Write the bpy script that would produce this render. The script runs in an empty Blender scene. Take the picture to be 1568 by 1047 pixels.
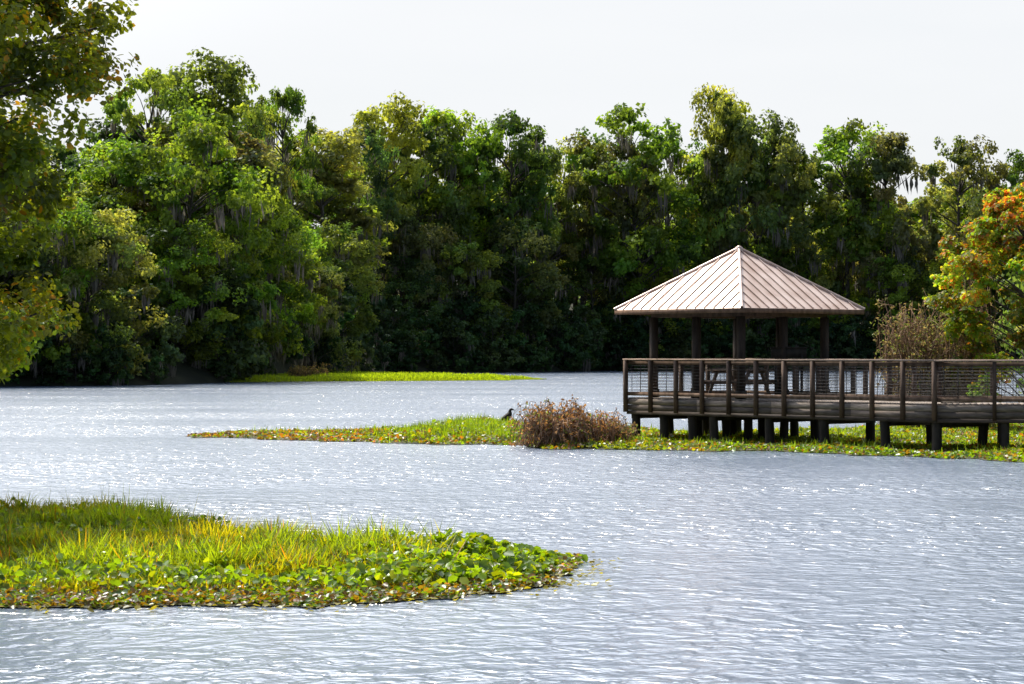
import bpy, math, numpy as np
from mathutils import Vector
R=np.random.RandomState
sc=bpy.context.scene
sc.view_settings.view_transform='Standard'; sc.view_settings.look='None'; sc.view_settings.exposure=0

# ------------------------------------------------------------------ helpers
def link(o,parent=None):
    sc.collection.objects.link(o)
    if parent: o.parent=parent
    return o
def empty(name,loc=(0,0,0)):
    e=bpy.data.objects.new(name,None); e.location=loc; e.empty_display_size=0.5
    return link(e)
def mkmesh(name,V,F,mats,mi=None,tint=None,smooth=False):
    V=np.asarray(V,dtype=np.float32).reshape(-1,3); F=np.asarray(F,dtype=np.int32).reshape(-1,4)
    me=bpy.data.meshes.new(name)
    me.vertices.add(len(V)); me.vertices.foreach_set('co',V.ravel())
    me.loops.add(F.size); me.loops.foreach_set('vertex_index',F.ravel())
    me.polygons.add(len(F)); me.polygons.foreach_set('loop_start',np.arange(0,F.size,4,dtype=np.int32))
    me.polygons.foreach_set('loop_total',np.full(len(F),4,dtype=np.int32))
    if mi is not None: me.polygons.foreach_set('material_index',np.asarray(mi,dtype=np.int32))
    if smooth: me.polygons.foreach_set('use_smooth',np.ones(len(F),dtype=bool))
    me.update(calc_edges=True)
    if tint is not None:
        a=me.attributes.new('tint','FLOAT_COLOR','POINT')
        c=np.ones((len(V),4),dtype=np.float32); c[:,:3]=tint; a.data.foreach_set('color',c.ravel())
    for m in mats: me.materials.append(m)
    return me
class Geo:
    def __init__(s): s.V=[];s.F=[];s.M=[];s.T=[];s.n=0
    def add(s,V,F,m=0,t=None):
        V=np.asarray(V,float).reshape(-1,3);F=np.asarray(F,int).reshape(-1,4)
        s.V.append(V);s.F.append(F+s.n);s.M.append(np.full(len(F),m));
        T=np.ones((len(V),3)); 
        if t is not None: T[:]=t
        s.T.append(T); s.n+=len(V)
    def mesh(s,name,mats,smooth=False):
        return mkmesh(name,np.vstack(s.V),np.vstack(s.F),mats,np.concatenate(s.M),np.vstack(s.T),smooth)
def obj(name,me,parent=None,loc=(0,0,0)):
    o=bpy.data.objects.new(name,me); o.location=loc; return link(o,parent)
def unit(a): return a/np.maximum(np.linalg.norm(a,axis=-1,keepdims=True),1e-9)
def tube(g,P,rad,sides=6,m=0,t=None):
    P=np.asarray(P,float);n=len(P);rad=np.broadcast_to(rad,(n,))
    T=unit(np.gradient(P,axis=0)); ref=np.array([0.31,0.95,0.05]) if abs(T[0,2])>0.5 else np.array([0.05,0.1,1.])
    A=unit(np.cross(T,ref));B=np.cross(T,A)
    th=np.arange(sides)/sides*2*np.pi
    V=P[:,None,:]+rad[:,None,None]*(np.cos(th)[None,:,None]*A[:,None,:]+np.sin(th)[None,:,None]*B[:,None,:])
    F=[]
    for i in range(n-1):
        for j in range(sides):
            k=(j+1)%sides;F.append((i*sides+j,i*sides+k,(i+1)*sides+k,(i+1)*sides+j))
    g.add(V.reshape(-1,3),F,m,t)
def frame(N,r):
    T=unit(np.cross(N,unit(r.normal(size=N.shape)))); return T,np.cross(N,T)
def rhombs(g,C,N,l,w,r,m=0,t=None,T=None):
    n=len(C)
    if T is None: T,B=frame(N,r)
    else: B=unit(np.cross(N,T))
    l=np.broadcast_to(l,(n,))[:,None];w=np.broadcast_to(w,(n,))[:,None]
    V=np.stack([C-T*l,C+B*w,C+T*l,C-B*w],1).reshape(-1,3)
    g.add(V,np.arange(4*n).reshape(n,4),m,None if t is None else np.repeat(t,4,axis=0))
def leaf6(g,C,N,l,w,r,m=0,t=None,T=None,fold=0.25):
    n=len(C)
    if T is None: T,B=frame(N,r)
    else: B=unit(np.cross(N,T))
    l=np.broadcast_to(l,(n,))[:,None];w=np.broadcast_to(w,(n,))[:,None]
    up=N*w*fold
    V=np.stack([C-T*l,C-T*l*.35+B*w+up,C+T*l*.45+B*w*.8+up,C+T*l,C+T*l*.45-B*w*.8+up,C-T*l*.35-B*w+up],1).reshape(-1,3)
    b=np.arange(n)[:,None]*6
    F=np.concatenate([b+np.array([0,1,2,3]),b+np.array([0,3,4,5])],0)
    g.add(V,F,m,None if t is None else np.repeat(t,6,axis=0))
def box(g,c,s,yaw=0,m=0,t=None):
    x,y,z=np.array(s)/2.
    V=np.array([(-x,-y,-z),(x,-y,-z),(x,y,-z),(-x,y,-z),(-x,-y,z),(x,-y,z),(x,y,z),(-x,y,z)])
    ca,sa=math.cos(yaw),math.sin(yaw)
    V=np.stack([V[:,0]*ca-V[:,1]*sa,V[:,0]*sa+V[:,1]*ca,V[:,2]],1)+np.array(c)
    g.add(V,[(0,3,2,1),(4,5,6,7),(0,1,5,4),(1,2,6,5),(2,3,7,6),(3,0,4,7)],m,t)

# ------------------------------------------------------------------ materials
def newmat(name):
    m=bpy.data.materials.new(name);m.use_nodes=True;nt=m.node_tree;nt.nodes.clear();return m,nt,nt.nodes,nt.links
def leafmat(name,cols,trans=0.4,tcol=(1.25,1.2,0.45),gloss=0.06,rough=0.45):
    m,nt,N,L=newmat(name)
    at=N.new('ShaderNodeAttribute');at.attribute_name='tint'
    oi=N.new('ShaderNodeObjectInfo')
    cr=N.new('ShaderNodeValToRGB');e=cr.color_ramp.elements
    while len(e)<len(cols): e.new(.5+.01*len(e))
    for k,c in enumerate(cols):
        e[k].position=k/max(1,len(cols)-1);e[k].color=(*c,1)
    L.new(oi.outputs['Random'],cr.inputs[0])
    mu=N.new('ShaderNodeMixRGB');mu.blend_type='MULTIPLY';mu.inputs[0].default_value=1
    L.new(cr.outputs[0],mu.inputs[1]);L.new(at.outputs['Color'],mu.inputs[2])
    d=N.new('ShaderNodeBsdfDiffuse');L.new(mu.outputs[0],d.inputs[0])
    tc=N.new('ShaderNodeMixRGB');tc.blend_type='MULTIPLY';tc.inputs[0].default_value=1;tc.inputs[2].default_value=(*[c*1.6 for c in tcol],1)
    L.new(mu.outputs[0],tc.inputs[1])
    tr=N.new('ShaderNodeBsdfTranslucent');L.new(tc.outputs[0],tr.inputs[0])
    mx=N.new('ShaderNodeMixShader');mx.inputs[0].default_value=trans;L.new(d.outputs[0],mx.inputs[1]);L.new(tr.outputs[0],mx.inputs[2])
    gl=N.new('ShaderNodeBsdfGlossy');gl.inputs['Roughness'].default_value=rough;gl.inputs[0].default_value=(.8,.85,.9,1)
    m2=N.new('ShaderNodeMixShader');m2.inputs[0].default_value=gloss;L.new(mx.outputs[0],m2.inputs[1]);L.new(gl.outputs[0],m2.inputs[2])
    o=N.new('ShaderNodeOutputMaterial');L.new((m2 if gloss>0 else mx).outputs[0],o.inputs[0]);return m
def noisemat(name,c1,c2,scale=5,rough=0.8,stretch=(1,1,1),bump=0.3,metal=0,spec=0.3,detail=6,tint=False,lo=.35,hi=.65):
    m,nt,N,L=newmat(name)
    tc=N.new('ShaderNodeTexCoord');mp=N.new('ShaderNodeMapping');mp.inputs['Scale'].default_value=stretch
    L.new(tc.outputs['Object'],mp.inputs[0])
    no=N.new('ShaderNodeTexNoise');no.inputs['Scale'].default_value=scale;no.inputs['Detail'].default_value=detail;L.new(mp.outputs[0],no.inputs['Vector'])
    cr=N.new('ShaderNodeValToRGB');cr.color_ramp.elements[0].color=(*c1,1);cr.color_ramp.elements[1].color=(*c2,1)
    cr.color_ramp.elements[0].position=lo;cr.color_ramp.elements[1].position=hi
    L.new(no.outputs[0],cr.inputs[0])
    p=N.new('ShaderNodeBsdfPrincipled');p.inputs['Roughness'].default_value=rough;p.inputs['Metallic'].default_value=metal;p.inputs['Specular IOR Level'].default_value=spec
    src=cr.outputs[0]
    if tint:
        at=N.new('ShaderNodeAttribute');at.attribute_name='tint'
        mu=N.new('ShaderNodeMixRGB');mu.blend_type='MULTIPLY';mu.inputs[0].default_value=1
        L.new(src,mu.inputs[1]);L.new(at.outputs['Color'],mu.inputs[2]);src=mu.outputs[0]
    L.new(src,p.inputs['Base Color'])
    bp=N.new('ShaderNodeBump');bp.inputs['Strength'].default_value=bump;bp.inputs['Distance'].default_value=0.03;L.new(no.outputs[0],bp.inputs['Height']);L.new(bp.outputs[0],p.inputs['Normal'])
    o=N.new('ShaderNodeOutputMaterial');L.new(p.outputs[0],o.inputs[0]);return m

M_forest=leafmat('forest_leaves',[(.070,.125,.030),(.155,.24,.033),(.20,.285,.040),(.19,.205,.10),(.058,.112,.043),(.215,.28,.055),(.15,.165,.085),(.095,.175,.038)],.54,gloss=.02)
M_shrub=leafmat('shore_shrub_leaves',[(.035,.070,.032),(.05,.105,.03),(.08,.115,.045)],.36,gloss=.02)
M_moss=leafmat('spanish_moss',[(.25,.215,.18),(.18,.165,.14)],.3,(1,1,.9),.0)
M_bark=noisemat('bark',(.04,.034,.028),(.12,.105,.09),6,.9,(1,1,.3),.6)
M_oakleaf=leafmat('oak_leaves',[(.12,.175,.016),(.12,.175,.016)],.5,(1.35,1.15,.3),.03)
M_maple=leafmat('maple_leaves',[(.36,.34,.03),(.36,.34,.03)],.5,(1.15,1.05,.5),.03)
M_grass=leafmat('grass_blades',[(.27,.36,.018),(.27,.36,.018)],.5,(1.2,1.12,.35),.03,.4)
M_pad=leafmat('broad_leaves',[(.19,.30,.018),(.19,.30,.018)],.45,(1.3,1.25,.3),.05,.35)
M_mat=noisemat('floating_mat',(.035,.03,.015),(.10,.11,.03),9,.7,(1,1,1),.8,0,.4)
M_twig=noisemat('dry_twigs',(.19,.12,.08),(.40,.28,.19),8,.85,tint=True,bump=0)
M_wood=noisemat('weathered_wood',(.13,.090,.066),(.28,.20,.15),7,.8,(1,1,.35),.4,tint=True)
M_deck=noisemat('deck_fascia_wood',(.21,.17,.14),(.39,.32,.265),6,.75,(.6,.6,4),.3,tint=True)
M_dark=noisemat('creosote_pile_wood',(.018,.014,.012),(.05,.040,.032),5,.75,(1,1,.3),.5,tint=True)
M_roof=noisemat('metal_roof',(.50,.34,.26),(.74,.58,.49),1.6,.38,(1,1,1),.02,.25,.5,lo=.3,hi=.62)
M_ground=noisemat('forest_floor',(.020,.022,.012),(.05,.05,.025),.4,.95,(1,1,1),.5)

def water():
    m,nt,N,L=newmat('lake_water')
    tc=N.new('ShaderNodeTexCoord')
    def nz(scale,st,detail,rough=.55,dist=0,rot=.12):
        mp=N.new('ShaderNodeMapping');mp.inputs['Scale'].default_value=st;mp.inputs['Rotation'].default_value=(0,0,rot);L.new(tc.outputs['Object'],mp.inputs[0])
        n=N.new('ShaderNodeTexNoise');n.inputs['Scale'].default_value=scale;n.inputs['Detail'].default_value=detail;n.inputs['Roughness'].default_value=rough;n.inputs['Distortion'].default_value=dist
        L.new(mp.outputs[0],n.inputs['Vector']);return n.outputs[0]
    a=nz(1.0,(3.3,3.1,1),2,.5,.8); b=nz(1.0,(9,9,1),1,.5,.2,-.3); c=nz(.045,(1,2.4,1),5,.65)
    mr=N.new('ShaderNodeMapRange');mr.inputs[1].default_value=.38;mr.inputs[2].default_value=.62;mr.inputs[3].default_value=.48;mr.inputs[4].default_value=1.2;L.new(c,mr.inputs[0])
    m1=N.new('ShaderNodeMath');m1.operation='MULTIPLY_ADD';m1.inputs[1].default_value=.14;L.new(b,m1.inputs[0]);L.new(a,m1.inputs[2])
    m2=N.new('ShaderNodeMath');m2.operation='MULTIPLY';L.new(m1.outputs[0],m2.inputs[0]);L.new(mr.outputs[0],m2.inputs[1])
    bp=N.new('ShaderNodeBump');bp.inputs['Strength'].default_value=1;bp.inputs['Distance'].default_value=.135;L.new(m2.outputs[0],bp.inputs['Height'])
    p=N.new('ShaderNodeBsdfPrincipled');p.inputs['Base Color'].default_value=(.09,.135,.21,1);p.inputs['Roughness'].default_value=.22
    p.inputs['IOR'].default_value=2.9;p.inputs['Specular IOR Level'].default_value=.5
    L.new(bp.outputs[0],p.inputs['Normal'])
    o=N.new('ShaderNodeOutputMaterial');L.new(p.outputs[0],o.inputs[0]);return m
M_water=water()

# ------------------------------------------------------------------ terrain + water
SX=[-400,-60,-35,-27,-21.5,-19.5,-13,3.4,10.6,60,100,400]; SY=[120,160,165,171,186,222,257,272,289,292,270,150]
def shoreY(x): return np.interp(x,SX,SY)
def xl(y): return -.235*np.maximum(y,0)-2.5+ .6*np.sin(y*.3)
def xr(y): return .235*np.maximum(y,0)+5+.6*np.sin(y*.23)
def landd(x,y):
    return np.maximum.reduce([y-shoreY(x),(xl(y)-x),(x-xr(y)),-6-y+0*x])
def terr(x,y):
    d=landd(x,y)
    z=np.where(d>0,.12+4.2*(1-np.exp(-d/22.))+9*(1-np.exp(-np.maximum(y-shoreY(x)-42,0)/22.)),np.maximum(-1.2,d*.25))
    return z+np.where(d>0,.25*np.sin(x*.35)*np.cos(y*.29)*np.clip(d/4,0,1),0)
gx=np.concatenate([np.linspace(-3000,-130,12),np.linspace(-120,140,174),np.linspace(160,3000,12)])
gy=np.concatenate([np.linspace(-2000,-40,10),np.linspace(-30,360,261),np.linspace(380,4000,14)])
X,Y=np.meshgrid(gx,gy);Z=terr(X,Y)
nx,ny=len(gx),len(gy)
I=np.arange(nx*ny).reshape(ny,nx)
F=np.stack([I[:-1,:-1],I[:-1,1:],I[1:,1:],I[1:,:-1]],-1).reshape(-1,4)
obj('ground_terrain',mkmesh('ground_terrain',np.stack([X,Y,Z],-1),F,[M_ground],smooth=True))
obj('lake_water',mkmesh('lake_water',[(-900,-60,0),(900,-60,0),(900,600,0),(-900,600,0)],[(0,1,2,3)],[M_water]))

# ------------------------------------------------------------------ trees
def bez(a,b,c,n=5):
    t=np.linspace(0,1,n)[:,None];return (1-t)**2*a+2*t*(1-t)*b+t*t*c
def tree_geo(seed,H,Rr,tb,ncl,sub,lps,cr,l,w,moss=0,leafn=rhombs,tintf=None,lean=0,squash=.65,shape=.55,trunk_r=None):
    r=R(seed);g=Geo();tr=trunk_r or H*.016
    n=7;tz=np.linspace(0,H*.8,n);wob=np.cumsum(r.normal(0,H*.012,(n,2)),0);wob[0]=0
    P=np.column_stack([wob[:,0]+lean*tz/H,wob[:,1],tz]);tube(g,P,np.linspace(tr,tr*.3,n),7,0)
    for k in range(ncl):
        t=tb+(1-tb)*r.rand()**.8
        q=(t-tb)/(1-tb);env=Rr*math.sqrt(max(.03,1-abs((q-shape)/(1-shape if q>shape else shape+.12))**2.2))
        a=r.rand()*2*math.pi;rr=env*(.35+.65*r.rand()**.5)
        zc=H*t-cr*.4
        c=np.array([math.cos(a)*rr+np.interp(zc,tz,P[:,0]),math.sin(a)*rr+np.interp(zc,tz,P[:,1]),zc])
        z0=max(H*tb*.55,min(zc-rr*.5,H*.76));p0=np.array([np.interp(z0,tz,P[:,0]),np.interp(z0,tz,P[:,1]),z0])
        mid=(p0+c)/2+np.array([0,0,rr*.12])+r.normal(0,.04*H*.3,3)
        br=tr*.28*(.6+.6*r.rand());tube(g,bez(p0,mid,c),np.linspace(br,br*.25,5),4,0)
        cs=cr*(.5+.9*r.rand())
        ct=.5+1.05*r.rand()
        hue=r.rand()
        sd=unit(r.normal(size=(sub,3)));sd[:,2]=sd[:,2]*squash+.1
        SC=c+sd*cs*(.35+.65*r.rand(sub,1))
        nl=sub*lps;si=np.repeat(np.arange(sub),lps)
        ld=unit(r.normal(size=(nl,3)));off=ld*(r.rand(nl,1)**.5)*cs*.42;off[:,2]*=.7
        C=SC[si]+off
        Nn=unit(.45*unit(C-c)+.35*ld+np.array([0,0,.5])+.5*r.normal(size=(nl,3)))
        s=.6+.7*r.rand(nl)
        tt=(ct*(.75+.5*r.rand(nl)))[:,None]*np.ones(3)
        tt=tt*np.array([1+.45*(hue-.4),1,.9])
        if tintf is not None: tt=tintf(C,tt,r,hue)
        leafn(g,C,Nn,l*s,w*s,r,1,tt)
        if moss and r.rand()<moss:
            nm=r.randint(8,20);sp=cs*.22;o_=r.normal(0,cs*.35,2)
            hc=c+np.column_stack([o_[0]+r.normal(0,sp,nm),o_[1]+r.normal(0,sp,nm),-cs*.3-r.rand(nm)*cs*.3])
            ln=.3+.6*r.rand(nm)
            hc[:,2]-=ln*.7
            th=r.rand(nm)*2*math.pi;T=unit(np.column_stack([r.normal(0,.14,nm),r.normal(0,.14,nm),-np.ones(nm)]))
            rhombs(g,hc,np.column_stack([np.cos(th),np.sin(th),0*th]),ln,.05+.09*r.rand(nm),r,2,(.5+.7*r.rand(nm))[:,None]*np.ones(3),T=T)
    return g
tall=[];broad=[];shr=[]
for i in range(6):
    g=tree_geo(10+i,20,[4.8,5.4,4.4,5.8,5.0,5.2][i],[.34,.3,.42,.38,.3,.45][i],46,8,40,1.75,.21,.14,moss=.38)
    tall.append(g.mesh('forest_tree_tall_%d'%i,[M_bark,M_forest,M_moss]))
for i in range(5):
    g=tree_geo(30+i,15,[6.0,5.2,6.6,5.6,4.6][i],.08,64,8,40,1.7,.18,.12,moss=.38,shape=[.42,.5,.38,.45,.55][i])
    broad.append(g.mesh('forest_tree_broad_%d'%i,[M_bark,M_forest,M_moss]))
for i in range(3):
    g=tree_geo(50+i,5,[2.8,3.2,2.4][i],.03,42,6,36,.8,.13,.085,moss=.08,shape=.35,trunk_r=.07)
    shr.append(g.mesh('shore_shrub_%d'%i,[M_bark,M_shrub,M_moss]))
forest=empty('forest_tree_line')
cnt=[0]
def place(lst,x,y,h,h0,r,wid=1.,name='tree'):
    o=bpy.data.objects.new('%s_%d'%(name,cnt[0]),lst[r.randint(len(lst))]);cnt[0]+=1
    z=float(terr(np.array(x),np.array(y)))-.15
    o.location=(x,y,z);s=h/h0;sw=s*wid
    o.scale=(sw*(.9+.2*r.rand()),sw*(.9+.2*r.rand()),s);o.rotation_euler=(r.normal(0,.03),r.normal(0,.03),r.rand()*6.28)
    link(o,forest)
r=R(5)
def row(off,h,sp,lst,h0,wid,x0=-62,x1=84,jit=2,hf=None):
    x=x0
    while x<x1:
        xx=x+r.normal(0,sp*.2);yy=float(shoreY(xx))+off+r.normal(0,jit)
        hh=(h[0]+(h[1]-h[0])*r.rand()) if hf is None else hf(xx)
        place(lst,xx,yy,hh,h0,r,wid*(.9+.25*r.rand()));x+=sp*(.8+.4*r.rand())
row(1.2,(2.2,4.5),2.4,shr,5,1.0,jit=.6)
row(4,(4.5,8),3.6,shr,5,.9,jit=1)
row(7.5,(7,14),6.8,broad,15,1.0,jit=1.5)
row(15,(12,19.5),7.4,broad,15,.85,jit=3)
row(24,(16,23),7.0,tall,20,1.1,jit=4)
row(28,(7,10),6,shr,5,.9,jit=1)
for k in range(9): place(broad,-25+k*.6+r.normal(0,1),192+k*4.2,9+9*r.rand(),15,r,.9)
for k in range(10): place(shr,-22.6+k*.2+r.normal(0,.4),188+k*3.6,5,5,r,.9)
for k in range(6): place(broad,-31-k*2.5,172-k*1.5,10+5*r.rand(),15,r,.9)
for k in range(7): place(broad,-27-k*3,196+4*r.rand(),11+4*r.rand(),15,r,1.0)
HX=[-75,-37,-30,-25.5,-23,-21.8,-18,-15,-10.5,-6.3,-3,0,3.5,9,12,15.4,18,21.6,25.5,31,35.7,40,46.7,50,54.5,61,100]
HZ=[24,25.5,26,27.5,25,27.5,26,31.5,29.5,31.5,29,31,28.5,29.5,30,33,31,30.5,31,32.3,27.5,31.2,30,27.5,29.5,27.6,27]
row(33,None,6.0,tall,20,1.0,jit=2,hf=lambda x: float(np.interp(x,HX,HZ))-4.2-4.8+1.8*r.normal())
for (x,d,zt,wd) in [(-30.2,200,26,.75),(-27.6,205,24.7,.7),(-25.6,206,27.9,.85),(-23.2,203,23.4,.7),(-21.9,236,28.4,.6),(-17.5,264,27.0,.7),(-14.9,272,31.2,.8),(-11.5,276,28.4,.8),(-6.8,281,31.0,.85),(-3.2,285,27.8,.8),(-.3,284,30,.8),(3.6,290,27.3,.8),(8.6,295,28.6,.75),(12.5,296,28.0,.7),(15.6,294,32.3,.85),(20.5,300,28.8,.8),(25.6,297,35.4,.55),(28.2,300,30.8,.7),(31.4,297,32.0,.8),(37,300,27.5,.8),(41.3,300,30.5,.9),(46.6,298,29.8,.85),(55.2,300,28.6,.9),(62.5,300,27.,.8),(67,300,28,.9)]:
    z0=float(terr(np.array(x),np.array(d)));place(tall,x,d,zt-z0,20,r,wd*.95)
for k in range(14):
    y=60+k*9.
    place(broad,float(xl(np.array(y)))-8-r.rand()*3,y,10+4*r.rand(),15,r,.8)
    place(broad,float(xr(np.array(y)))+9+r.rand()*3,y+60,10+5*r.rand(),15,r,.8)

# near oak at left, then an unseen oak added for its shade
def oak_t(C,t,r,h):
    n=len(C);t=t.copy()*.95;z=np.clip((C[:,2]-7.5)/3,0,1);k=r.rand(n)<(.03+.08*(h>.7)+.22*z);t[k]*=np.array([2.0,.95,1.]);return t
oak=empty('unseen_shade_oak',(-11.5,37.5,float(terr(np.array(-11.6),np.array(37.5)))-.1))
g=tree_geo(77,12.8,5.0,.15,300,8,66,.85,.060,.037,moss=0,leafn=leaf6,tintf=oak_t,shape=.5,trunk_r=.24)
obj('crown_and_trunk',g.mesh('unseen_shade_oak',[M_bark,M_oakleaf,M_moss]),oak)
shade_oak=empty('unseen_shade_oak',(-11.2,31.0,float(terr(np.array(-11.2),np.array(31.)))-.1))  # extra oak out of view, added to throw shade on the grass island
g=tree_geo(78,8.5,3.3,.25,110,8,50,.8,.07,.045,moss=0,leafn=leaf6,tintf=oak_t,shape=.5,trunk_r=.18)
obj('crown_and_trunk',g.mesh('shade_oak_unseen',[M_bark,M_oakleaf,M_moss]),shade_oak)
# red maple at right
def map_t(C,t,r,h):
    n=len(C);t=t.copy();z=np.clip((C[:,2]-4.8)/2.4,0,1);rd=(r.rand(n)<(.08+.5*z*(.2+h)));
    t[rd]*=np.array([1.05,.42,.8]);gr=(~rd)&(r.rand(n)<.65);t[gr]*=np.array([.5,.85,.8]);return t
mp=empty('red_maple_tree',(15.9,74,.1))
g=tree_geo(91,7.4,3.0,.14,120,8,48,.5,.065,.048,leafn=leaf6,tintf=map_t,shape=.32,trunk_r=.1)
obj('crown_and_trunk',g.mesh('red_maple_tree',[M_bark,M_maple,M_moss]),mp)

# ------------------------------------------------------------------ bushes (tangled vines)
M_dry=leafmat('dry_leaves',[(.2,.2,.2),(.2,.2,.2)],.35,(1.1,1,.8),.02)
def bush(name,loc,w,h,nt,nl,seed,tw=.012,lcol=(.30,.14,.07),green=.15,vert=.0,ns=5):
    r=R(seed);g=Geo();lc=[]
    mo=[(r.normal(0,w*.17),r.normal(0,w*.12),.6+.45*r.rand(),.32+.2*r.rand()) for _ in range(ns)]
    for k in range(nt):
        mx_,my_,mh,mw=mo[r.randint(ns)];ww=w*mw*1.25
        a=r.rand()*6.28;b=a+r.normal(0,1.2);r0=ww*.35*r.rand();r1=ww*(.2+.5*r.rand()**.7)
        o_=np.array([mx_,my_,0])
        p0=o_+np.array([math.cos(a)*r0*1.5,math.sin(a)*r0,0]);hh=h*mh*(.5+.6*r.rand())
        p1=o_+np.array([math.cos(b)*r1*.7,math.sin(b)*r1*.7,hh*1.5]);p2=o_+np.array([math.cos(b)*r1,math.sin(b)*r1,hh*(vert+(1-vert)*r.rand()*.8)])
        P=bez(p0,p1,p2,8)+r.normal(0,.035*h,(8,3));P[0,2]=0;P[:,2]=np.maximum(P[:,2],0)
        c=.5+.9*r.rand();tube(g,P,np.linspace(tw,tw*.4,8),3,0,(c,c*.92,c*.85));lc.append(P[2:])
    LC=np.vstack(lc);C=LC[r.randint(0,len(LC),nl)]+r.normal(0,.04,(nl,3));C[:,2]=np.maximum(C[:,2],.03)
    t=np.array(lcol)*(.5+r.rand(nl,1));gr=r.rand(nl)<green;t[gr]=np.array([.17,.22,.04])*(.6+.9*r.rand(gr.sum(),1))
    leaf6(g,C,unit(r.normal(size=(nl,3))+np.array([0,0,.5])),.03+.03*r.rand(nl),.018+.012*r.rand(nl),r,1,t/.2)
    e=empty(name,loc);obj('branches_and_leaves',g.mesh(name,[M_twig,M_dry]),e);return e
bush('dry_bush',(1.42,62.3,.03),2.6,1.3,480,2900,3,tw=.013,lcol=(.38,.20,.07),green=.15,ns=7)
bush('dry_bush',(2.8,63.2,.03),1.6,.62,140,900,4,lcol=(.30,.2,.08),green=.35,ns=3)
bush('vine_thicket',(12.6,75.2,.05),3.0,3.7,480,6600,6,tw=.017,lcol=(.30,.23,.09),green=.4,vert=.3)
bush('vine_thicket',(13.8,76.5,.05),2.6,4.7,380,6200,7,tw=.017,lcol=(.26,.22,.08),green=.6,vert=.4)
bush('orange_shrub',(-17.0,203,.1),3.0,1.4,160,3600,8,tw=.02,lcol=(.45,.30,.10),green=.4)

# ------------------------------------------------------------------ floating plant islands
def inpoly(P,x,y):
    c=np.zeros(len(x),bool);n=len(P)
    for i in range(n):
        x1,y1=P[i];x2,y2=P[(i+1)%n]
        cond=((y1>y)!=(y2>y));xi=(x2-x1)*(y-y1)/((y2-y1) if y2!=y1 else 1e-9)+x1
        c^=cond&(x<xi)
    return c
def edged(P,x,y):
    d=np.full(len(x),1e9);n=len(P)
    for i in range(n):
        a=np.array(P[i]);b=np.array(P[(i+1)%n]);ab=b-a;t=np.clip(((x-a[0])*ab[0]+(y-a[1])*ab[1])/(ab@ab),0,1)
        d=np.minimum(d,np.hypot(x-a[0]-t*ab[0],y-a[1]-t*ab[1]))
    return d
def rough_outline(P,seed,amp,step):
    r=R(seed);Q=[]
    n=len(P)
    for i in range(n):
        a=np.array(P[i],float);b=np.array(P[(i+1)%n],float);L_=np.linalg.norm(b-a);k=max(1,int(L_/step))
        nrm=np.array([-(b-a)[1],(b-a)[0]])/L_
        for j in range(k):
            Q.append(a+(b-a)*j/k+nrm*r.normal(0,amp)+ (b-a)/L_*r.normal(0,amp*.5))
    return Q
def sheet(name,Q,z,mat,parent):
    me=bpy.data.meshes.new(name);me.from_pydata([(p[0],p[1],z) for p in Q],[],[list(range(len(Q)))]);me.materials.append(mat);me.update();obj(name,me,parent)
def vnoise(x,y,s,seed):
    r=R(seed);G=r.rand(64,64);u=((x+200)/s)%63;v=(y/s)%63;i=u.astype(int);j=v.astype(int);fu=u-i;fv=v-j
    fu=fu*fu*(3-2*fu);fv=fv*fv*(3-2*fv)
    return (G[i,j]*(1-fu)+G[i+1,j]*fu)*(1-fv)+(G[i,j+1]*(1-fu)+G[i+1,j+1]*fu)*fv
def sample(Q,n,r,bb=None):
    A=np.array(Q);x0,y0=A.min(0);x1,y1=A.max(0)
    x=x0+(x1-x0)*r.rand(n);y=y0+(y1-y0)*r.rand(n);k=inpoly(Q,x,y);return x[k],y[k]
def blades(g,x,y,z0,h,w,r,tint,bend=.35,m=0):
    n=len(x);a=r.rand(n)*6.28;dx=np.cos(a);dy=np.sin(a);bx=-dy;by=dx
    b=h*bend*(.3+r.rand(n));w=w[:,None]
    B=np.column_stack([bx,by,0*bx])*w*.5
    p0=np.column_stack([x,y,z0+0*x]);p1=p0+np.column_stack([dx*b*.3,dy*b*.3,h*.55]);p2=p0+np.column_stack([dx*b,dy*b,h])
    V=np.stack([p0-B,p0+B,p1+B*.8,p1-B*.8,p2+B*.12,p2-B*.12],1).reshape(-1,3)
    q=np.arange(n)[:,None]*6;F=np.concatenate([q+np.array([0,1,2,3]),q+np.array([3,2,4,5])])
    g.add(V,F,m,np.repeat(tint,6,axis=0))
def pads(g,x,y,z,s,r,tint,tilt=.5,m=1):
    n=len(x);N_=unit(np.column_stack([r.normal(0,tilt,n),r.normal(0,tilt,n),np.ones(n)]))
    leaf6(g,np.column_stack([x,y,z]),N_,s,s*.8,r,m,tint,fold=.3)

# --- foreground island
isl=empty('marsh_grass_island')
P=[(-14,22.9),(-8.5,23.1),(-4.98,23.4),(-2.9,23.6),(-1.57,23.7),(-.55,24.3),(.25,25.3),(.64,27.4),(.74,28.5),(.48,28.9),(-.35,29.3),(-1.3,29.5),(-1.9,30.1),(-2.9,30.8),(-3.8,32.4),(-5.2,34.8),(-7.7,36.2),(-11,37),(-14,37)]
Q=rough_outline(P,2,.13,.3);sheet('mat',Q,.012,M_mat,isl)
r=R(21);g=Geo()
x,y=sample(Q,380000,r);ed=edged(P,x,y)
fd=y-np.interp(x,[p[0] for p in P[:8]],[p[1] for p in P[:8]])
left=np.clip((-x-.6)/1.8,0,1)
gap=(np.exp(-((y-30.4-.3*np.sin(x*2))/.6)**2)*(x<-3.4))
cl=vnoise(x,y,.4,3);cl2=vnoise(x+9,y,1.3,4);cl3=vnoise(x+4,y,.9,14)
hgt=(.08+.26*np.clip((fd-.7)/1.4,0,1))*np.clip(ed/.5,.3,1)*(.4+1.0*cl)*(.7+.5*cl3)*(1-.85*gap)
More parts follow.
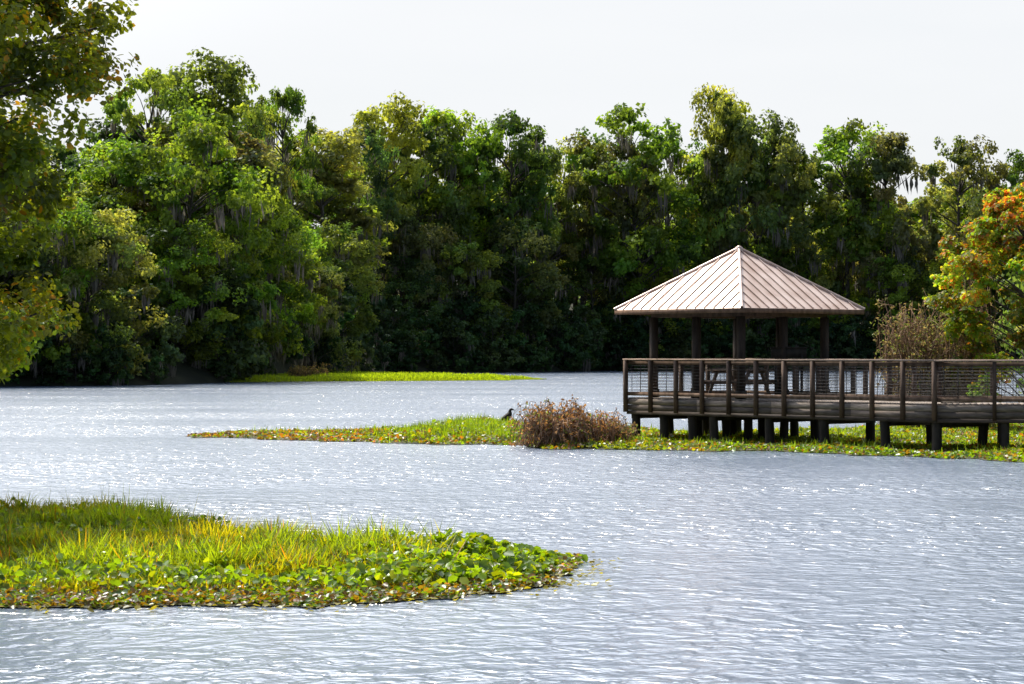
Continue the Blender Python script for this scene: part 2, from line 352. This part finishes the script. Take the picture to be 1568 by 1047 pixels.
keep=(r.rand(len(x))<left*(.2+.6*cl)*np.clip((fd-.5)/1.2,0,1)*(1-.8*gap)*(.25+1.0*cl3))
xx,yy,hh,c2,cc=x[keep],y[keep],hgt[keep],cl2[keep],cl[keep];n=len(xx)
t=(.5+.7*r.rand(n,1))*np.ones(3);t*=(.65+.6*cc)[:,None]
gold=(r.rand(n)<(.07+.65*np.clip((c2-.47)*3,0,1)));t[gold]*=np.array([1.45,.98,.9])
br=r.rand(n)<.04;t[br]*=np.array([1.7,.72,1.5])
blades(g,xx,yy,.0,hh*(.6+.6*r.rand(n)),.014+.018*r.rand(n),r,t,bend=.7)
k=r.rand(n)<.004;blades(g,xx[k],yy[k],0,hh[k]*1.6+.12,.012+0*xx[k],r,t[k],bend=.3)
kp=r.rand(len(x))<((1-left*.58)*.24*np.clip((fd-.5)/.7,0,1))
xx,yy,e2=x[kp],y[kp],ed[kp];n=len(xx);c3=cl[kp];lf=left[kp]
hz=(.03+.28*np.clip(e2/.6,0,1)*(.15+1.1*c3))*(.3+.7*r.rand(n)**.5)
t=(.45+.9*r.rand(n,1))*np.ones(3);k=r.rand(n)<.3;t[k]*=np.array([1.5,1.08,.7])
pads(g,xx,yy,hz,(.036+.036*r.rand(n))*(1-.25*lf),r,t,.9)
kp=r.rand(len(x))<np.clip(1.25-fd/1.6,0.05,1)*.46+.35*gap
xx,yy=x[kp],y[kp];n=len(xx);t=(.3+.6*r.rand(n,1))*np.ones(3)
k=r.rand(n)<.5;t[k]*=np.array([1.6,.58,1.6]);k=r.rand(n)<.06;t[k]*=np.array([2.2,1.7,6.])  # half the leaves browned; a few tinted pale to imitate wet glints
pads(g,xx,yy,.02+.08*r.rand(n)**2,.02+.022*r.rand(n),r,t,.6)
i=r.randint(0,len(Q),2200);A=np.array(Q)[i]+r.normal(0,.24,(2200,2));t=(.4+.8*r.rand(2200,1))*np.array([1.4,.75,1.2]);pads(g,A[:,0],A[:,1],.018+.02*r.rand(2200),.02+.025*r.rand(2200),r,t,.3)
obj('grass_and_leaves',g.mesh('marsh_grass_island',[M_grass,M_pad]),isl)

# --- middle island
isl2=empty('water_plant_island')
P=[(-9.5,70),(-7.6,67.8),(-5.9,66.6),(-2.8,64.4),(.27,63.4),(.76,61),(3.4,60.2),(6.6,59.3),(8.7,57.2),(11.2,54),(17,50),(22,50),(22,82),(14,82),(9.5,74),(5.5,71.5),(3,76),(0,79),(-2.6,76.5),(-4.6,73.5),(-7.5,71.8)]
Q=rough_outline(P,6,.25,.5);sheet('mat',Q,.012,M_mat,isl2)
r=R(31);g=Geo();x,y=sample(Q,230000,r);ed=edged(P,x,y);cl=vnoise(x,y,.8,8);cl2=vnoise(x,y,2.6,9)
tallz=np.exp(-((x+1.6)/1.7)**2)*np.clip(ed/.6,0,1)
n=len(x);hz=(.03+.16*cl*np.clip(ed/.6,0,1)+.28*tallz*cl)*(.4+.6*r.rand(n))
t=(.45+.65*r.rand(n,1))*np.ones(3);t*=(.65+.6*cl)[:,None];yl=(cl2>.38)&(r.rand(n)<.6);t[yl]*=np.array([1.5,1.0,1]);
pk=(cl2<.62)&(r.rand(n)<.28+.35*(x<-4));t[pk]*=np.array([1.5,.55,1.8])
kk=r.rand(n)<.62
pads(g,x[kk],y[kk],hz[kk],(.035+.04*r.rand(n))[kk],r,t[kk],.7)
k=(r.rand(n)<(.10+.5*tallz)*np.clip(ed,0,1)*(cl>.35));m_=k.sum()
tt=(.6+.6*r.rand(m_,1))*np.array([.75,.85,1]);blades(g,x[k],y[k],0,(.12+.2*cl[k]+.2*tallz[k])*(.6+.6*r.rand(m_)),.02+.02*r.rand(m_),r,tt)
obj('leaves',g.mesh('water_plant_island',[M_grass,M_pad]),isl2)

# --- far bright strip
isl3=empty('far_grass_bank')
P=[(-24,186),(-21,187),(-17.5,190),(-8,194),(-1,199),(2.8,206),(0,213),(-6,226),(-12,236),(-18,230),(-21,214),(-24,200)]
Q=rough_outline(P,9,.4,1.5);sheet('mat',Q,.02,M_mat,isl3)
r=R(41);g=Geo();x,y=sample(Q,90000,r);n=len(x);cl=vnoise(x,y,2.,8);ed=edged(P,x,y)
t=(.8+.6*r.rand(n,1))*np.array([1.0,1.0,1]);t*=(.75+.5*cl)[:,None]
blades(g,x,y,0,(.15+.35*cl)*np.clip(ed/1.5,.3,1)*(.6+.7*r.rand(n)),.07+.05*r.rand(n),r,t)
obj('grass',g.mesh('far_grass_bank',[M_grass]),isl3)

# ------------------------------------------------------------------ boardwalk
A0=np.array([3.2,66.6]);u=np.array([.6548,-.7558]);v=np.array([.7558,.6548]);yaw=math.atan2(u[1],u[0])
def W(a,b,z): p=A0+u*a+v*b;return (p[0],p[1],z)
DZ=1.2
bw=empty('boardwalk');deck=Geo();post=Geo();pile=Geo();cable=Geo()
def seg(g,p,q,z,wd,ht,t=None,ext=0):
    p=np.array(p[:2]);q=np.array(q[:2]);c=(p+q)/2;L_=np.linalg.norm(q-p)+ext;box(g,(c[0],c[1],z),(L_,wd,ht),math.atan2(*(q-p)[::-1]),0,t)
r=R(61)
Lw=10.8
B0=A0+u*Lw;C0=np.array([21.,56.6]);dirc=(C0-B0)/np.linalg.norm(C0-B0);nrm=np.array([-dirc[1],dirc[0]])
wk=2.0
def boards(o,du,dv,L_,Wd):
    k=int(L_/.145);ya=math.atan2(dv[1],dv[0])
    for i in range(k):
        c=o+du*(.0725+i*.145)+dv*Wd/2;s=.8+.4*r.rand();box(deck,(c[0],c[1],DZ-.02),(Wd,.138,.038),ya,0,(s,s,s))
boards(A0,u,v,4.3,4.3);boards(A0+u*4.3,u,v,Lw-4.3-.02,wk)
Lc=np.linalg.norm(C0-B0);boards(B0+dirc*.1,dirc,nrm,Lc,wk)
def P2(a,b): return A0+u*a+v*b
B1=B0+nrm*wk;C1=C0+nrm*wk
edges=[(P2(0,0),P2(Lw,0),11),(B0,C0,8),(P2(0,4.3),P2(0,0),4),(P2(0,4.3),P2(4.3,4.3),4),(P2(4.3,4.3),P2(4.3,wk),2),(P2(4.3,wk),B1,6),(B1,C1,8)]
for ei,(p,q,k) in enumerate(edges):
    d=(q-p)/np.linalg.norm(q-p);L_=np.linalg.norm(q-p)
    sgn={0:1,1:1,2:1,3:-1,4:-1,5:-1,6:-1}[ei];out=np.array([d[1],-d[0]])*sgn
    o=out*.03
    nb=max(1,int(L_/2.4))
    for j in range(nb):
        s=.75+.35*r.rand();a_=p+d*L_*j/nb;b_=p+d*(L_*(j+1)/nb-.006)
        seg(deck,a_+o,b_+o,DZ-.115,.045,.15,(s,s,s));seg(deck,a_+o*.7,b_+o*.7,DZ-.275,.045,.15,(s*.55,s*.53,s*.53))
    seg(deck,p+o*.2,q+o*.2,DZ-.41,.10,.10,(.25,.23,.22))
    for i in range(k+1):
        c=p+d*L_*i/k+out*.10;s=.7+.3*r.rand()
        if i==0 and ei in(1,): continue
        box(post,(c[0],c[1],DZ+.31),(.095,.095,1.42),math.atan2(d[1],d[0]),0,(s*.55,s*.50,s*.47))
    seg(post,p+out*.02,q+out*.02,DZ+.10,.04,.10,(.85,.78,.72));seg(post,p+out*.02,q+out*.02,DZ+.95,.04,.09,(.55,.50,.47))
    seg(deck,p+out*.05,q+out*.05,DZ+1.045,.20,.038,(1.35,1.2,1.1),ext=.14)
    for j in range(9):
        z=DZ+.2+j*.083;tube(cable,[(*(p+out*.02),z),(*(q+out*.02),z)],.0065,4,0)
    nv=int(L_/.33)
    for j in range(nv):
        c=p+d*L_*(j+.5)/nv+out*.02;box(cable,(c[0],c[1],DZ+.52),(.012,.012,.8),0)
for a in [.2,1.3,2.4,3.2,5.2,7.1,9.1,10.7]:
    for b in ([.10,1.4,2.8,4.1] if a<4.2 else [.10,1.85]):
        c=W(a,b,0);s=.7+.6*r.rand();tube(pile,[(c[0],c[1],-1.2),(c[0]+.01,c[1],0.1),(c[0]+.02*r.normal(),c[1],DZ-.32)],[.13,.125,.12],10,0,(s,s,s))
    c0=W(a,.0,DZ-.52);c1=W(a,4.2 if a<4.2 else 2.0,DZ-.52);seg(pile,c0,c1,DZ-.50,.14,.16,(1,1,1))
for i in range(7):
    for b in(.10,1.8):
        c=B0+dirc*(1.6*(i+1))+nrm*b;tube(pile,[(c[0],c[1],-1.2),(c[0],c[1],DZ-.32)],[.125,.12],10,0)
    c=B0+dirc*(1.6*(i+1));seg(pile,c,c+nrm*2,DZ-.50,.14,.16)
obj('deck_and_fascia',deck.mesh('deck',[M_deck]),bw);obj('railing_posts',post.mesh('posts',[M_wood]),bw)
obj('pilings',pile.mesh('pilings',[M_dark]),bw)
M_wire=noisemat('galvanised_wire',(.06,.055,.05),(.10,.09,.085),8,.5,bump=0,metal=.6)
obj('railing_wires',cable.mesh('wires',[M_wire]),bw)

# ------------------------------------------------------------------ pavilion
pv=empty('picnic_pavilion');cx,cy=P2(2.15,2.15)
EZ,AZ,HW=3.60,5.27,2.42
def RW(a,b,z): p=np.array([cx,cy])+u*a+v*b;return np.array([p[0],p[1],z])
roof=Geo();cor=[(-1,-1),(1,-1),(1,1),(-1,1)];apex=RW(0,0,AZ)
for i in range(4):
    a=cor[i];b=cor[(i+1)%4];pa=RW(a[0]*HW,a[1]*HW,EZ);pb=RW(b[0]*HW,b[1]*HW,EZ)
    n=14
    for k in range(n):
        f0,f1=k/n,(k+1)/n
        def edge(f):
            e=pa+(pb-pa)*f;h=1-abs(2*f-1);return e,h
        mid=(pa+pb)/2
        e0,h0=edge(f0);e1,h1=edge(f1)
        t0=e0+(apex-mid)*h0;t1=e1+(apex-mid)*h1
        roof.add([e0,e1,t1,t0],[(0,1,2,3)],0)
        if k>0: 
            up=np.array([0,0,.022]);tube(roof,[e0+up,t0+up],.018,4,0)
    up=np.array([0,0,.015]);tube(roof,[pa+up,apex+up*2],.045,6,0)
tube(roof,[apex+np.array([0,0,-.05]),apex+np.array([0,0,.05]),apex+np.array([0,0,.1])],[.12,.10,.02],8,0)
obj('roof',roof.mesh('roof',[M_roof]),pv)
tr=Geo()
for i in range(4):
    a=cor[i];b=cor[(i+1)%4];h=HW-.02
    pa=RW(a[0]*h,a[1]*h,EZ);pb=RW(b[0]*h,b[1]*h,EZ)
    seg(tr,pa,pb,EZ-.065,.035,.115,(.85,.72,.62),ext=.03)
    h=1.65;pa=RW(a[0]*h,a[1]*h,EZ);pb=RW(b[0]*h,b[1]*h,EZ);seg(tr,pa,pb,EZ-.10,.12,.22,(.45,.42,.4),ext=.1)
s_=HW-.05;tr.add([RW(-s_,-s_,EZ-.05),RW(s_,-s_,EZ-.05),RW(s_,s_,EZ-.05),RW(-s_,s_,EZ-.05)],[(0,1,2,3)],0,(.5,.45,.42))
obj('fascia_and_beams',tr.mesh('trim',[M_wood]),pv)
co=Geo()
for a in(-1.65,0,1.65):
    for b in(-1.65,0,1.65):
        if a==0 and b==0: continue
        c=RW(a,b,(DZ+EZ-.21)/2);box(co,c,(.17,.17,EZ-.21-DZ),yaw,0,(1.2,1.05,.95));box(co,RW(a,b,DZ+.12),(.22,.22,.22),yaw,0)
obj('columns',co.mesh('columns',[M_dark]),pv)
pt=empty('picnic_table');g=Geo()
def TW(a,b,z): return RW(a,b,z)
for k in range(5): box(g,TW(0,-.30+k*.15,DZ+.75),(1.8,.14,.04),yaw,0,(1.3,1.3,1.3))
for s in(-1,1):
    for k in range(2): box(g,TW(0,s*(.68+k*.15),DZ+.45),(1.8,.14,.04),yaw,0,(1.3,1.3,1.3))
    box(g,TW(s*.65,0,DZ+.40),(.05,1.6,.09),yaw);box(g,TW(s*.65,0,DZ+.70),(.05,.75,.08),yaw)
    for q in(-1,1):
        tube(g,[TW(s*.6,q*.25,DZ+.70),TW(s*.6,q*.6,DZ)],.05,4)
obj('top_benches_and_legs',g.mesh('picnic_table',[M_wood]),pt)
sg=empty('interpretive_sign');g=Geo()
for q in(-.35,.35): 
    p=RW(1.75+q*.7,q*.7+.1,DZ+.6);box(g,p,(.07,.07,1.2),0)
box(g,RW(1.75,.1,DZ+1.22),(.95,.10,.26),0);box(g,RW(1.75,.1,DZ+1.37),(1.0,.16,.03),0)
obj('panel_and_posts',g.mesh('interpretive_sign',[M_dark]),sg)

# ------------------------------------------------------------------ bird
def bird(loc):
    e=empty('limpkin_bird',loc);vs=[(-.20,0,.10),(-.10,0,.16),(.0,0,.22),(.07,0,.29),(.09,0,.36),(.08,0,.41),(.12,0,.445),(.16,0,.435),(.23,0,.41),
        (.0,.035,.15),(.01,.035,.07),(.0,.03,.0),(.0,-.035,.15),(.02,-.035,.07),(.01,-.03,.0),(.04,.035,.0),(.05,-.035,.0)]
    ed=[(0,1),(1,2),(2,3),(3,4),(4,5),(5,6),(6,7),(7,8),(2,9),(9,10),(10,11),(2,12),(12,13),(13,14),(11,15),(14,16)]
    rd=[.03,.095,.13,.10,.06,.042,.048,.026,.008,.03,.013,.011,.03,.013,.011,.008,.008]
    me=bpy.data.meshes.new('bird_body');me.from_pydata(vs,ed,[]);o=obj('body',me,e)
    me.materials.append(noisemat('dark_feathers',(.012,.010,.009),(.06,.045,.035),40,.7,bump=0,lo=.45,hi=.75))
    sm=o.modifiers.new('skin','SKIN')
    if not me.skin_vertices: me.skin_vertices.new()
    for i,x in enumerate(rd): me.skin_vertices[0].data[i].radius=(x,x)
    me.skin_vertices[0].data[2].use_root=True
    o.modifiers.new('sub','SUBSURF').levels=2;o.modifiers['sub'].render_levels=2
    e.rotation_euler=(0,0,.4);return e
b=bird((-.15,76.5,.14));b.scale=(1.1,1.1,1.1)

# ------------------------------------------------------------------ world, sun, camera
w=bpy.data.worlds.new('World');sc.world=w;w.use_nodes=True;nt=w.node_tree;N=nt.nodes;L=nt.links;N.clear()
sdir=Vector((-.32,.50,.80)).normalized();el=math.asin(sdir.z);az=math.atan2(sdir.x,sdir.y)
sk=N.new('ShaderNodeTexSky');sk.sky_type='NISHITA';sk.sun_disc=False;sk.sun_elevation=el;sk.sun_rotation=az;sk.air_density=1.0;sk.dust_density=2.0;sk.ozone_density=1.0
tc=N.new('ShaderNodeTexCoord');mpn=N.new('ShaderNodeMapping');mpn.inputs['Scale'].default_value=(1,1,5);L.new(tc.outputs['Generated'],mpn.inputs[0])
no=N.new('ShaderNodeTexNoise');no.inputs['Scale'].default_value=2.2;no.inputs['Detail'].default_value=5;L.new(mpn.outputs[0],no.inputs['Vector'])
def MR(src,a,b,c,d):
    m=N.new('ShaderNodeMapRange');m.inputs[1].default_value=a;m.inputs[2].default_value=b;m.inputs[3].default_value=c;m.inputs[4].default_value=d;m.interpolation_type='SMOOTHSTEP';L.new(src,m.inputs[0]);return m.outputs[0]
def MU(a,b):
    m=N.new('ShaderNodeMath');m.operation='MULTIPLY';L.new(a,m.inputs[0]);L.new(b,m.inputs[1]);return m.outputs[0]
def DOT(vec):
    d=N.new('ShaderNodeVectorMath');d.operation='DOT_PRODUCT';d.inputs[1].default_value=vec;L.new(tc.outputs['Generated'],d.inputs[0]);return d.outputs['Value']
sx=N.new('ShaderNodeSeparateXYZ');L.new(tc.outputs['Generated'],sx.inputs[0])
f=MU(MU(MR(no.outputs[0],.3,.7,.80,.97),MR(DOT((-.2,.98,0)),-.1,.75,.06,1)),MR(sx.outputs[2],.6,.95,1,.5))
mx=N.new('ShaderNodeMixRGB');mx.inputs[2].default_value=(8.6,8.75,8.95,1);L.new(f,mx.inputs[0]);L.new(sk.outputs[0],mx.inputs[1])
au=MR(DOT(tuple(sdir)),.62,.94,1.0,4.0)
sc_=N.new('ShaderNodeVectorMath');sc_.operation='SCALE';L.new(mx.outputs[0],sc_.inputs[0]);L.new(au,sc_.inputs['Scale'])
bg=N.new('ShaderNodeBackground');bg.inputs[1].default_value=.11;L.new(sc_.outputs[0],bg.inputs[0])
o=N.new('ShaderNodeOutputWorld');L.new(bg.outputs[0],o.inputs[0])
ld=bpy.data.lights.new('sun','SUN');ld.energy=5;ld.angle=math.radians(.5);ld.color=(1,.93,.80)
lo=bpy.data.objects.new('sun',ld);lo.rotation_euler=sdir.to_track_quat('Z','Y').to_euler();link(lo)
cd=bpy.data.cameras.new('camera');cd.lens=85;cd.sensor_width=36;cd.clip_end=6000;cd.clip_start=.1
co_=bpy.data.objects.new('camera',cd);co_.location=(0,0,2.5);co_.rotation_euler=(math.radians(90.19),0,0);link(co_);sc.camera=co_
